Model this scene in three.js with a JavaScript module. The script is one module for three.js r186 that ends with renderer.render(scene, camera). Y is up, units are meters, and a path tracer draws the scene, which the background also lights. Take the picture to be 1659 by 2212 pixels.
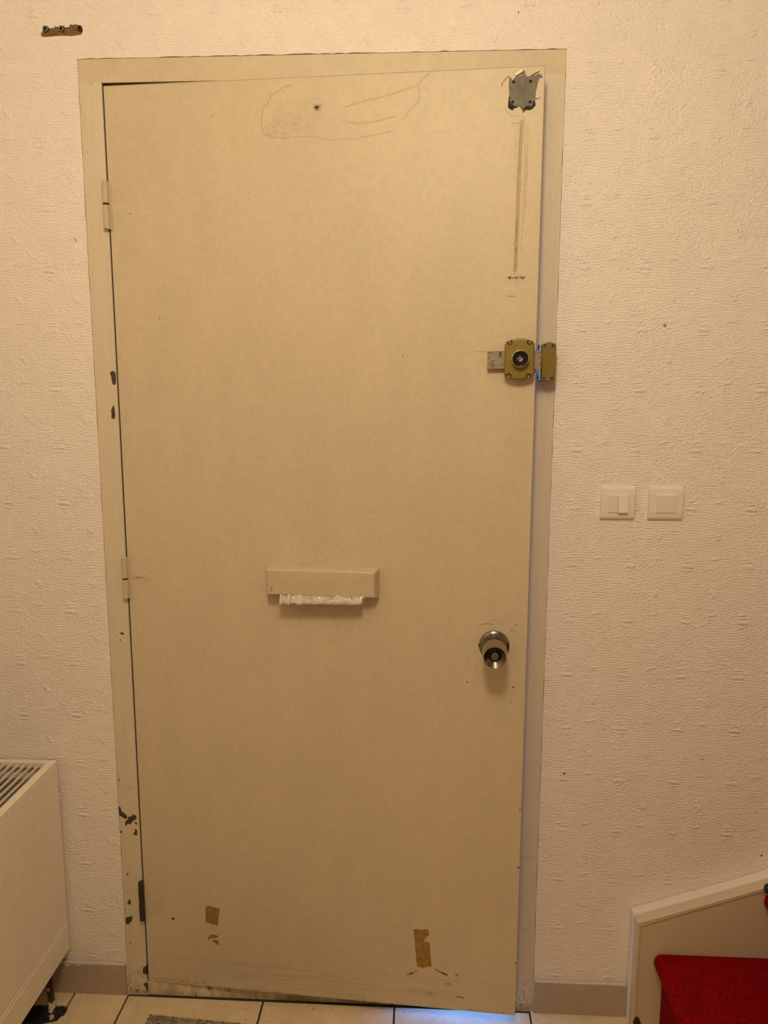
import * as THREE from 'three';
import { RoundedBoxGeometry } from 'three/addons/geometries/RoundedBoxGeometry.js';
import { Brush, Evaluator, SUBTRACTION } from 'three-bvh-csg';
import { mergeGeometries, toCreasedNormals } from 'three/addons/utils/BufferGeometryUtils.js';

// ---------- camera, sky, exposure ----------
const scene = new THREE.Scene();
const camera = new THREE.PerspectiveCamera(67.188, 1659 / 2212, 0.05, 60);
camera.rotation.order = 'YXZ';
camera.position.set(0.71657, 1.46954, 1.66337);
camera.rotation.set(-0.155619, 0.052535, 0.001863);
const renderer = new THREE.WebGLRenderer({ antialias: true });
renderer.toneMapping = THREE.LinearToneMapping;
renderer.toneMappingExposure = 1.0;
renderer.shadowMap.enabled = true;
scene.background = new THREE.Color(3.2, 10.5, 36);                  // cold daylight beyond the door
const LAMP = { pos: [0.66, 2.40, 1.42], colour: new THREE.Color(1, 0.86, 0.615), power: 3.06, radius: 0.14 };

// ---------- helpers ----------
const PI = Math.PI;
let seedState = 7;
function rnd() { seedState = (seedState * 1664525 + 1013904223) >>> 0; return seedState / 4294967296; }
const rr = (a, b) => a + (b - a) * rnd();
function hash(x, y, s) { let h = (x * 374761393 + y * 668265263 + s * 1442695041) | 0; h = Math.imul(h ^ (h >>> 13), 1274126177); return ((h ^ (h >>> 16)) >>> 0) / 4294967296; }
// periodic value noise, -1..1; x in [0, px), y in [0, py)
function pn(x, y, px, py, s) {
  const xi = Math.floor(x), yi = Math.floor(y); let fx = x - xi, fy = y - yi;
  fx = fx * fx * (3 - 2 * fx); fy = fy * fy * (3 - 2 * fy);
  const x0 = ((xi % px) + px) % px, x1 = (x0 + 1) % px, y0 = ((yi % py) + py) % py, y1 = (y0 + 1) % py;
  const a = hash(x0, y0, s), b = hash(x1, y0, s), c = hash(x0, y1, s), d = hash(x1, y1, s);
  return (a + (b - a) * fx + (c - a) * fy + (a - b - c + d) * fx * fy) * 2 - 1;
}
function noiseTexture(w, h, f, srgb) {
  const one = f(0, 0).length === undefined, n = w * h, data = new Uint8Array(n * 4);
  for (let y = 0, i = 0; y < h; y++) for (let x = 0; x < w; x++, i += 4) {
    const v = f(x / w, y / h);
    if (one) { data[i] = data[i + 1] = data[i + 2] = Math.max(0, Math.min(255, v * 255)); } else for (let c = 0; c < 3; c++) data[i + c] = Math.max(0, Math.min(255, v[c] * 255));
    data[i + 3] = 255;
  }
  return finish(new THREE.DataTexture(data, w, h), srgb);
}
function finish(t, srgb) {
  t.wrapS = t.wrapT = THREE.RepeatWrapping; t.magFilter = THREE.LinearFilter; t.minFilter = THREE.LinearMipmapLinearFilter; t.generateMipmaps = true;
  if (srgb) t.colorSpace = THREE.SRGBColorSpace;
  t.needsUpdate = true; return t;
}
function scaled(t, rx, ry) { const c = t.clone(); c.repeat.set(rx, ry); c.needsUpdate = true; return c; }
const used = {};
function numbered(name) { const k = used[name] = (used[name] ?? -1) + 1; return k ? name + '_' + String(k).padStart(3, '0') : name; }
function mesh(name, geo, mat, parent = scene, label) {
  const m = new THREE.Mesh(geo, mat); m.name = numbered(name); m.castShadow = m.receiveShadow = true; parent.add(m);
  if (label) m.userData.label = label;
  return m;
}
function tag(o, label, category, group, kind) {
  o.userData.label = label; o.userData.category = category;
  if (group) o.userData.group = group;
  if (kind) o.userData.kind = kind;
  return o;
}
function group(name, pos = [0, 0, 0], ry = 0) { const g = new THREE.Group(); g.name = numbered(name); g.position.set(...pos); g.rotation.y = ry; scene.add(g); return g; }
function box(x0, x1, y0, y1, z0, z1, r = 0) {
  const w = x1 - x0, h = y1 - y0, d = z1 - z0;
  const g = r ? new RoundedBoxGeometry(w, h, d, 2, Math.min(r, w / 2.01, h / 2.01, d / 2.01)) : new THREE.BoxGeometry(w, h, d);
  return g.translate((x0 + x1) / 2, (y0 + y1) / 2, (z0 + z1) / 2);
}
function merge(list) { return mergeGeometries(list.map((g) => { const q = g.index ? g.toNonIndexed() : g; for (const k of Object.keys(q.attributes)) if (!['position', 'normal', 'uv'].includes(k)) q.deleteAttribute(k); return q; })); }
function poly(points) { const s = new THREE.Shape(); points.forEach(([x, y], i) => (i ? s.lineTo(x, y) : s.moveTo(x, y))); s.closePath(); return s; }
function holeOf(points) { const s = new THREE.Path(); points.forEach(([x, y], i) => (i ? s.lineTo(x, y) : s.moveTo(x, y))); s.closePath(); return s; }
function slabOf(shape, z0, z1, bevel = 0, seg = 10) {
  const o = { depth: z1 - z0 - 2 * bevel, bevelEnabled: bevel > 0, bevelThickness: bevel, bevelSize: bevel, bevelOffset: -bevel, bevelSegments: 3, curveSegments: seg };
  return new THREE.ExtrudeGeometry(shape, o).translate(0, 0, z0 + bevel);
}
// uv from two axes of the position, in metres times a scale and offset
function planarUV(geo, ax = 'x', ay = 'y', sx = 1, sy = 1, ox = 0, oy = 0) {
  const p = geo.attributes.position, uv = new Float32Array(p.count * 2), get = { x: (i) => p.getX(i), y: (i) => p.getY(i), z: (i) => p.getZ(i) };
  for (let i = 0; i < p.count; i++) { uv[2 * i] = (get[ax](i) - ox) * sx; uv[2 * i + 1] = (get[ay](i) - oy) * sy; }
  geo.setAttribute('uv', new THREE.BufferAttribute(uv, 2)); return geo;
}
// uv in metres chosen by the face normal
function boxUV(geo) {
  const g = geo.index ? geo.toNonIndexed() : geo; g.computeVertexNormals();
  const p = g.attributes.position, n = g.attributes.normal, uv = new Float32Array(p.count * 2);
  for (let i = 0; i < p.count; i++) {
    const ax = Math.abs(n.getX(i)), ay = Math.abs(n.getY(i)), az = Math.abs(n.getZ(i));
    if (az >= ax && az >= ay) { uv[2 * i] = p.getX(i); uv[2 * i + 1] = p.getY(i); } else if (ax >= ay) { uv[2 * i] = p.getZ(i); uv[2 * i + 1] = p.getY(i); } else { uv[2 * i] = p.getX(i); uv[2 * i + 1] = p.getZ(i); }
  }
  g.setAttribute('uv', new THREE.BufferAttribute(uv, 2)); return g;
}
function profileX(points, x0, x1, bevel = 0) { // a profile in (z, y) swept along x
  const g = new THREE.ExtrudeGeometry(poly(points), { depth: x1 - x0, bevelEnabled: false }); // (z -> x', y -> y, extrude -> z')
  g.rotateY(-PI / 2); g.scale(1, 1, 1); // x' -> z ... rotateY(-90): (x,y,z) -> (-z, y, x)
  return g.translate(x1, 0, 0);
}
function lathe(points, seg = 48) { return new THREE.LatheGeometry(points.map(([r, z]) => new THREE.Vector2(r, z)), seg).rotateX(PI / 2); } // axis along +z
function std(o) { return new THREE.MeshStandardMaterial(o); }
function canvas(w, h) { const c = document.createElement('canvas'); c.width = w; c.height = h; return [c, c.getContext('2d')]; }

// ---------- textures ----------
// embossed wallpaper under paint: fine horizontal ribs broken into columns, grainy zones, and small knotted motifs that repeat every 0.125 m; one tile is 0.5 m
const motifs = [[0.27, 0.10, 0.050, 0.014, 0.8], [0.31, 0.15, 0.060, 0.012, 0.7], [0.29, 0.235, 0.075, 0.022, 1.0], [0.36, 0.245, 0.03, 0.024, 0.8], [0.30, 0.32, 0.055, 0.012, 0.5], [0.74, 0.115, 0.05, 0.016, 0.6], [0.79, 0.09, 0.035, 0.016, 0.7], [0.70, 0.10, 0.03, 0.010, 0.4], [0.70, 0.665, 0.022, 0.012, 0.5], [0.735, 0.70, 0.028, 0.020, 0.8], [0.78, 0.745, 0.034, 0.030, 1.0], [0.80, 0.685, 0.02, 0.014, 0.6]];
const paperBump = noiseTexture(2048, 2048, (u, v) => {
  // columns about 12 mm wide; in each, the ribs start at a height of their own
  const edge = u * 40 + 0.35 * pn(u * 40, v * 20, 40, 20, 5), ci = Math.floor(edge), ce = Math.abs(edge - ci - 0.5) * 2, cj = Math.floor(v * 14 + hash(ci % 40, 1, 31));
  const phase = hash(((ci % 40) + 40) % 40, ((cj % 14) + 14) % 14, 33) + 0.12 * pn(u * 90, v * 60, 90, 60, 10);
  const w = Math.cos(2 * PI * (v * 84 + phase)), g = Math.max(0, Math.min(1, 0.45 + 1.3 * pn(u * 12, v * 8, 12, 8, 6))), broken = 0.62 + 0.38 * pn(u * 75, v * 84, 75, 84, 7);
  const grit = pn(u * 150, v * 170, 150, 170, 1), fine = pn(u * 330, v * 380, 330, 380, 3), streak = pn(u * 80, v * 200, 80, 200, 2);
  let m = 0; const tu = (u * 4) % 1, tv = 1 - ((v * 4) % 1), k = 0.75 + 0.25 * pn(u * 16, v * 16, 16, 16, 12);
  for (const [x, y, a, b, h] of motifs) { const dx = (tu - x) / (a * 1.25), dy = (tv - y) / (b * 1.4), d = dx * dx + dy * dy; if (d < 4) m += h * Math.exp(-d * 1.2); }
  return 0.28 + 0.075 * (w > 0 ? Math.pow(w, 0.7) : w) * broken * (1.1 - 0.7 * g) * (1 - Math.pow(ce, 6)) + 0.12 * grit * (0.3 + 0.7 * g) + 0.04 * streak + 0.04 * fine + 0.46 * Math.min(1.1, m) * k;
});
const fineBump = noiseTexture(512, 512, (u, v) => 0.5 + 0.28 * pn(u * 64, v * 64, 64, 64, 21) + 0.16 * pn(u * 160, v * 160, 160, 160, 22) + 0.1 * pn(u * 17, v * 17, 17, 17, 23));
const speckleTint = (base, amount, seed) => noiseTexture(512, 512, (u, v) => { const n = 1 + amount * (0.5 * pn(u * 9, v * 9, 9, 9, seed) + 0.5 * pn(u * 41, v * 41, 41, 41, seed + 1) + 0.6 * pn(u * 190, v * 190, 190, 190, seed + 2)); return base.map((c) => c * n); }, true);
const rgb = (r, g, b) => [r / 255, g / 255, b / 255];

// ---------- materials ----------
const WALLC = rgb(238, 226, 215), DOORC = [206, 188, 157];
const M = {
  wall: std({ map: speckleTint(WALLC, 0.018, 31), bumpMap: scaled(paperBump, 2, 2), bumpScale: 0.0048, roughness: 0.62 }),
  ceiling: std({ color: 0xe2d9cc, roughness: 0.95 }),
  plaster: std({ map: scaled(noiseTexture(256, 64, (u, v) => { const n = 0.86 + 0.16 * pn(u * 12, v * 30, 12, 30, 61) + 0.12 * pn(u * 60, v * 40, 60, 40, 62); return [0.60 * n, 0.46 * n, 0.27 * n]; }, true), 10, 40), roughness: 0.95, bumpMap: scaled(fineBump, 12, 30), bumpScale: 0.0012 }),
  grout: std({ map: speckleTint(rgb(66, 58, 44), 0.2, 71), bumpMap: scaled(fineBump, 12, 12), bumpScale: 0.002, roughness: 1 }),
  caulk: std({ color: 0xece2d4, roughness: 0.7, bumpMap: scaled(fineBump, 30, 30), bumpScale: 0.0015 }),
  steel: std({ color: 0x8d8478, metalness: 1, roughness: 0.35 }),
  satin: std({ color: 0xa39a8c, metalness: 1, roughness: 0.24 }),
  knobDish: std({ color: 0x6b645b, metalness: 1, roughness: 0.26 }),  // darker than the grip: the dim room it mirrors is in the colour
  knobRose: std({ color: 0x857d72, metalness: 1, roughness: 0.2 }),
  brightRim: std({ color: 0xd9cdb8, metalness: 1, roughness: 0.2 }),
  darkReflection: std({ color: 0x3c3a40, metalness: 1, roughness: 0.22 }),  // cylinder face: dark mirrored surroundings put into the metal colour
  lockPaint: std({ color: 0x85702e, metalness: 0.35, roughness: 0.42, bumpMap: scaled(fineBump, 60, 60), bumpScale: 0.0001 }),
  black: std({ color: 0x060505, roughness: 0.8 }),
  bareSteel: std({ map: speckleTint(rgb(122, 116, 102), 0.12, 81), roughness: 0.75, bumpMap: scaled(fineBump, 20, 20), bumpScale: 0.0003 }),
  darkSteel: std({ color: 0x4a4034, metalness: 0.6, roughness: 0.5 }),
  plastic: std({ color: 0xe9ddd0, roughness: 0.34 }),
  radiator: std({ map: speckleTint(rgb(240, 228, 210), 0.02, 91), roughness: 0.5, bumpMap: scaled(fineBump, 8, 8), bumpScale: 0.0002 }),
  skirtingTile: std({ map: speckleTint(rgb(176, 156, 138), 0.03, 95), roughness: 0.42 }),
  rust: std({ map: noiseTexture(128, 128, (u, v) => { const n = 0.75 + 0.35 * pn(u * 9, v * 14, 9, 14, 97) + 0.2 * pn(u * 40, v * 40, 40, 40, 98); return [0.36 * n, 0.22 * n, 0.13 * n]; }, true), roughness: 0.9, bumpMap: fineBump, bumpScale: 0.001 }),
  oldPaint: std({ color: 0xcabca8, roughness: 0.8 }),
  tape: std({ map: noiseTexture(128, 128, (u, v) => { const n = 0.93 + 0.1 * pn(u * 6, v * 6, 6, 6, 101) + 0.1 * pn(u * 40, v * 40, 40, 40, 102); return [0.64 * n, 0.49 * n, 0.22 * n]; }, true), roughness: 0.42 }),
  stringTop: std({ color: 0xcbb797, roughness: 0.45, bumpMap: scaled(fineBump, 10, 10), bumpScale: 0.0002 }),
};

// ---------- large structure ----------
// the wall with the door, its wallpaper butted raggedly against the frame; opening from x 0 to 0.9885, y up to 2.138
const FW = 0.9885, FH = 2.138, WZ = 0.0016;
function ragged(a, b, n, amount, out) { // points from a to b with an uneven gap on the side OUT
  const list = [];
  for (let i = 0; i < n; i++) { const t = i / n, k = Math.max(0, rnd() * 1.5 - 0.6) * amount; list.push([a[0] + (b[0] - a[0]) * t + out[0] * k, a[1] + (b[1] - a[1]) * t + out[1] * k]); }
  return list;
}
const opening = [...ragged([0, -0.1], [0, FH], 90, 0.0010, [-1, 0]), ...ragged([0, FH], [FW, FH], 70, 0.0018, [0, 1]), ...ragged([FW, FH], [FW, -0.1], 90, 0.0010, [1, 0])];
const plasterEdge = [[-0.0729, 2.1877], [-0.0684, 2.1924], [-0.0664, 2.1999], [-0.0557, 2.201], [-0.0552, 2.1969], [-0.0440, 2.1975], [-0.0430, 2.2005], [-0.0339, 2.1985], [-0.0322, 2.2019], [-0.0225, 2.2003], [-0.022, 2.1979], [-0.0129, 2.1984], [-0.011, 2.2035], [-0.0043, 2.202], [0.0025, 2.2032], [0.0084, 2.201], [0.0149, 2.1961], [0.0152, 2.188], [0.0111, 2.1833], [-0.0094, 2.181], [-0.0282, 2.1821], [-0.0456, 2.1817], [-0.0593, 2.1806], [-0.0715, 2.1809]];
const ROOM = { x0: -0.345, x1: 2.95, z1: 4.2, y1: 2.6 };
{
  const outline = [[ROOM.x0 - 0.12, -0.1], [ROOM.x0 - 0.12, ROOM.y1 + 0.1], [ROOM.x1 + 0.12, ROOM.y1 + 0.1], [ROOM.x1 + 0.12, -0.1], ...opening.slice().reverse()];
  const s = poly(outline); s.holes.push(holeOf(plasterEdge));
  const w = mesh('wall_back', slabOf(s, -0.12, WZ), M.wall);
  tag(w, 'cream painted crepe-textured wall around the old door', 'wall', null, 'structure');
  mesh('bare_plaster', planarUV(box(-0.085, 0.025, 2.172, 2.212, -0.012, -0.0018), 'x', 'y'), M.plaster, w, 'strip of bare brown plaster where a bracket was torn off');
  const nick = merge([new THREE.IcosahedronGeometry(0.0026, 1).scale(1, 1.7, 0.5).rotateZ(0.5).translate(-0.0250, 1.7852, WZ + 0.0008), new THREE.IcosahedronGeometry(0.0018, 1).scale(1, 1.8, 0.6).rotateZ(-0.4).translate(-0.0232, 1.7826, WZ + 0.0008)]); mesh('paint_crumb', nick, M.oldPaint, w); mesh('paint_crumb', new THREE.IcosahedronGeometry(0.0034, 1).scale(1.1, 1, 0.5).translate(1.2096, 1.6047, WZ + 0.0004), M.wall, w);
  for (const [x, y, q] of [[1.0417, 0.6094, 0.0022], [0.8923, 2.2059, 0.0014], [1.4947, 0.4226, 0.0022]]) mesh('nail_hole', new THREE.CylinderGeometry(q, q * 0.7, 0.001, 10).rotateX(PI / 2).translate(x, y, WZ - 0.00035), M.rust, w);
  const side = (name, g, label) => tag(mesh(name, boxUV(g), M.wall), label, 'wall', null, 'structure');
  side('wall_left', box(ROOM.x0 - 0.12, ROOM.x0, -0.1, ROOM.y1 + 0.1, WZ, ROOM.z1 + 0.12), 'cream painted side wall behind the convector heater');
  side('wall_right', box(ROOM.x1, ROOM.x1 + 0.12, -0.1, ROOM.y1 + 0.1, WZ, ROOM.z1 + 0.12), 'cream painted side wall at the top of the red stairs');
  side('wall_front', box(ROOM.x0, ROOM.x1, -0.1, ROOM.y1 + 0.1, ROOM.z1, ROOM.z1 + 0.12), 'cream painted wall at the far end of the hall, facing the door');
  tag(mesh('ceiling', box(ROOM.x0, ROOM.x1, ROOM.y1, ROOM.y1 + 0.1, WZ, ROOM.z1), M.ceiling), 'plain white painted hall ceiling', 'ceiling', null, 'structure');
}

// floor: bed of dark grout with separate tiles
const tileTints = [0, 1, 2].map((k) => std({ map: noiseTexture(512, 512, (u, v) => {
  const n = 1 + 0.035 * pn(u * 5, v * 5, 5, 5, 111 + k) + 0.03 * pn(u * 30, v * 30, 30, 30, 115) + 0.03 * pn(u * 150, v * 150, 150, 150, 116), d = pn(u * 97, v * 97, 97, 97, 117 + k) > 0.93 ? 0.72 : 1;
  return [0.86 * n * d, 0.77 * n * d, 0.62 * n * d];
}, true), roughness: 0.5, bumpMap: scaled(fineBump, 4, 4), bumpScale: 0.0004 }));
{
  const f = mesh('floor', boxUV(box(ROOM.x0 - 0.1, ROOM.x1 + 0.1, -0.1, -0.006, -0.119, ROOM.z1 + 0.1)), M.grout);
  tag(f, 'pale beige square floor tiles with dark joints', 'floor', null, 'structure');
  const xs = [0.0015, 0.337, 0.657, 0.981, 1.305, 1.63, 1.955, 2.28, 2.605, 2.949], zs = [0.0105, 0.335, 0.66, 0.985, 1.31, 1.635, 1.96, 2.285, 2.61, 2.935, 3.26, 3.585, 3.91, 4.199], gap = 0.0022;
  let k = 0;
  const put = (shape) => { const g = slabOf(shape, -0.006, 0, 0.0012, 2).rotateX(PI / 2); g.scale(1, -1, 1); // outline in (x, z), thickness downward
    return g; };
  const tile = (pts) => { // pts in (x, z); rotateX(-90) sends (x, y, z) to (x, z, -y)
    const g = slabOf(poly(pts.map(([x, z]) => [x, -z])), -0.006, 0, 0.0012, 2).rotateX(-PI / 2); planarUV(g, 'x', 'z', 1, 1, rr(0, 1), rr(0, 1));
    mesh('tile', g, tileTints[k++ % 3], f); };
  const rect = (x0, x1, z0, z1) => tile([[x0 + gap, z0 + gap], [x1 - gap, z0 + gap], [x1 - gap, z1 - gap], [x0 + gap, z1 - gap]]);
  for (let i = 0; i < xs.length - 1; i++) for (let j = 0; j < zs.length - 1; j++) rect(xs[i], xs[i + 1], j ? zs[j] : i > 2 ? 0.002 : 0.009, zs[j + 1]);
  for (let j = 1; j < zs.length - 1; j++) rect(ROOM.x0, 0.0015, zs[j], zs[j + 1]);
  rect(ROOM.x0, -0.1325, 0.001, 0.051);                                // narrow cut piece by the wall
  tile([[-0.0008, 0.004], [-0.1305, 0.004], [-0.1305, 0.05], [-0.127, 0.066], [-0.1275, 0.078], [-0.134, 0.084], [-0.1375, 0.0955], [-0.152, 0.1000], [-0.17, 0.1075], [-0.20, 0.1064], [-0.23, 0.112], [-0.343, 0.11], [-0.343, 0.333], [-0.0008, 0.333]]); // broken out round the pipe
  // crumbly mortar in the hole
  const mg = new THREE.PlaneGeometry(0.2, 0.075, 60, 26).rotateX(-PI / 2).translate(-0.237, -0.003, 0.082), mp = mg.attributes.position;
  for (let i = 0; i < mp.count; i++) mp.setY(i, -0.0045 + 0.0035 * pn(mp.getX(i) * 90, mp.getZ(i) * 90, 4096, 4096, 131) + 0.002 * pn(mp.getX(i) * 300, mp.getZ(i) * 300, 4096, 4096, 132));
  mg.computeVertexNormals(); planarUV(mg, 'x', 'z', 4, 4);
  mesh('mortar_patch', mg, M.grout, f, 'crumbled dark mortar where the tile is broken round the pipe');
  tag(mesh('daylight_block_wall', box(-0.60, -0.30, -0.03, 5.5, -2.4, -0.122), std({ color: 0xa8907c, roughness: 0.9 })), 'brown wall added outside, on the hinge side of the front door, to block daylight', 'wall', null, 'structure');  // unseen wall, added to hold back sky light at the side slit
  tag(mesh('doorstep', box(-2.5, 3.5, -0.35, -0.03, -3.2, -0.125), std({ color: 0x77736c, roughness: 0.9 })), 'concrete step outside the front door', 'step', null, 'structure');
}

// skirting tiles beside the door
function skirting(name, x0, x1, label) {
  const z = 0.0105, h = 0.0824, pts = [[WZ, 0.0005], [z, 0.0005], [z, h - 0.004], [z - 0.0012, h - 0.0012], [z - 0.004, h], [WZ, h]];
  const b = tag(mesh(name, boxUV(profileX(pts, x0, x1)), M.skirtingTile), label, 'baseboard', null, 'structure');
  const lip = []; // ragged white paint along the top edge
  const n = Math.round((x1 - x0) / 0.004);
  for (let i = 0; i <= n; i++) lip.push([x0 + 0.001 + (x1 - x0 - 0.002) * i / n, h + 0.0022 + rr(-0.0006, 0.0008)]);
  for (let i = n; i >= 0; i--) lip.push([x0 + 0.001 + (x1 - x0 - 0.002) * i / n, h - (name === 'baseboard_left' && i > n * 0.55 ? 0.0012 + 0.006 * Math.max(0, 0.35 + pn(i * 0.28, 3, 512, 8, 215) + 0.3 * pn(i * 0.9, 3, 512, 8, 216)) : rr(0.0003, 0.0014))]);
  mesh('paint_lip', slabOf(poly(lip), 0.004, z + 0.0006, 0.0003, 2), M.caulk, b, 'ragged white paint along the top of the skirting');
  return b;
}
skirting('baseboard_left', ROOM.x0, -0.0022, 'short greige tile skirting between the heater and the door frame');
skirting('baseboard_right', 0.9905, 1.2055, 'short greige tile skirting between the door frame and the stairs');

// ---------- door paint: colour and relief drawn at real size ----------
const LW = 0.8905, LB = 0.0345, LH = 2.0515, TW = 1024, TH = 2048;
const px = (s) => s / LW * TW, py = (t) => (1 - (t - LB) / LH) * TH;
const line = (c, pts, w) => { c.lineWidth = w; c.beginPath(); pts.forEach(([s, t], i) => (i ? c.lineTo(px(s), py(t)) : c.moveTo(px(s), py(t)))); c.stroke(); };
const patchEdge = [[0.8229, 2.0668], [0.8258, 2.0662], [0.8302, 2.0623], [0.8328, 2.0659], [0.8354, 2.0678], [0.8396, 2.0676], [0.8438, 2.0702], [0.8464, 2.0698], [0.8478, 2.0778], [0.8528, 2.0788], [0.8549, 2.07], [0.8571, 2.0676], [0.8661, 2.0685], [0.874, 2.0692], [0.8776, 2.072], [0.8825, 2.0707], [0.8866, 2.0662], [0.8855, 2.0642], [0.8805, 2.0639], [0.8776, 2.054], [0.8765, 2.0466], [0.8746, 2.0416], [0.8744, 2.0285], [0.8800, 2.0282], [0.8845, 2.0302], [0.8848, 2.0292], [0.8785, 2.0257], [0.8732, 2.0251], [0.8749, 2.015], [0.869, 2.0087], [0.8627, 2.0064], [0.8584, 2.0076], [0.8537, 2.0037], [0.85, 2.0018], [0.8496, 2.0069], [0.846, 2.0111], [0.8427, 2.0142], [0.8401, 2.0123], [0.8343, 2.011], [0.8312, 2.0076], [0.8258, 2.0098], [0.8219, 2.014], [0.8224, 2.0251], [0.8237, 2.0377], [0.8228, 2.0503]];
const blister = [
  [[0.394, 2.0716], [0.374, 2.0673], [0.3682, 2.061], [0.3538, 2.0559], [0.3455, 2.041], [0.3433, 2.0359], [0.3361, 2.0328], [0.3313, 2.0127], [0.3317, 1.9942], [0.3355, 1.9822], [0.3506, 1.9745]],
  [[0.3507, 1.9764], [0.3694, 1.9749], [0.4096, 1.9756], [0.441, 1.974], [0.4665, 1.9676], [0.4835, 1.9673], [0.4977, 1.9694], [0.5174, 1.9661], [0.5427, 1.971], [0.5763, 1.9751], [0.593, 1.9792]],
  [[0.6693, 2.0817], [0.6558, 2.0722], [0.6477, 2.0611], [0.6506, 2.0444], [0.6479, 2.0305], [0.6302, 2.0171], [0.622, 2.0019]],
  [[0.5036, 2.0271], [0.5345, 2.0362], [0.5679, 2.0413], [0.6066, 2.05], [0.6463, 2.0612]], [[0.5119, 1.9982], [0.5288, 1.9958], [0.5679, 1.9988], [0.604, 2.0065]],
];
function grain(c, w, h, amount) { // stipple of single-pixel tone differences
  const im = c.getImageData(0, 0, w, h), d = im.data;
  for (let i = 0, k = 0; i < d.length; i += 4, k++) {
    const x = (k % w) / w, y = Math.floor(k / w) / h, n = 1 + amount * (hash(k % w, (k / w) | 0, 3) - 0.5) + amount * 0.5 * pn(x * 120, y * 240, 120, 240, 41) + amount * 0.35 * pn(x * 22, y * 14, 22, 14, 42);
    for (let j = 0; j < 3; j++) d[i + j] = Math.max(0, Math.min(255, d[i + j] * n));
  }
  c.putImageData(im, 0, 0);
}
function smear(c, s, t, w, h, n, tint, a, ang = 0) { // a rubbed dirty spot made of many small strokes
  for (let i = 0; i < n; i++) {
    const r = Math.sqrt(rnd()), p = rr(0, 2 * PI), x = px(s + w * r * Math.cos(p)), y = py(t + h * r * Math.sin(p));
    c.strokeStyle = `rgba(${tint},${a * rr(0.4, 1)})`; c.lineWidth = rr(0.7, 2.4); c.beginPath(); c.moveTo(x, y); c.lineTo(x + rr(2, 10) * Math.cos(ang + rr(-0.5, 0.5)), y + rr(2, 10) * Math.sin(ang + rr(-0.5, 0.5))); c.stroke();
  }
}
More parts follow.
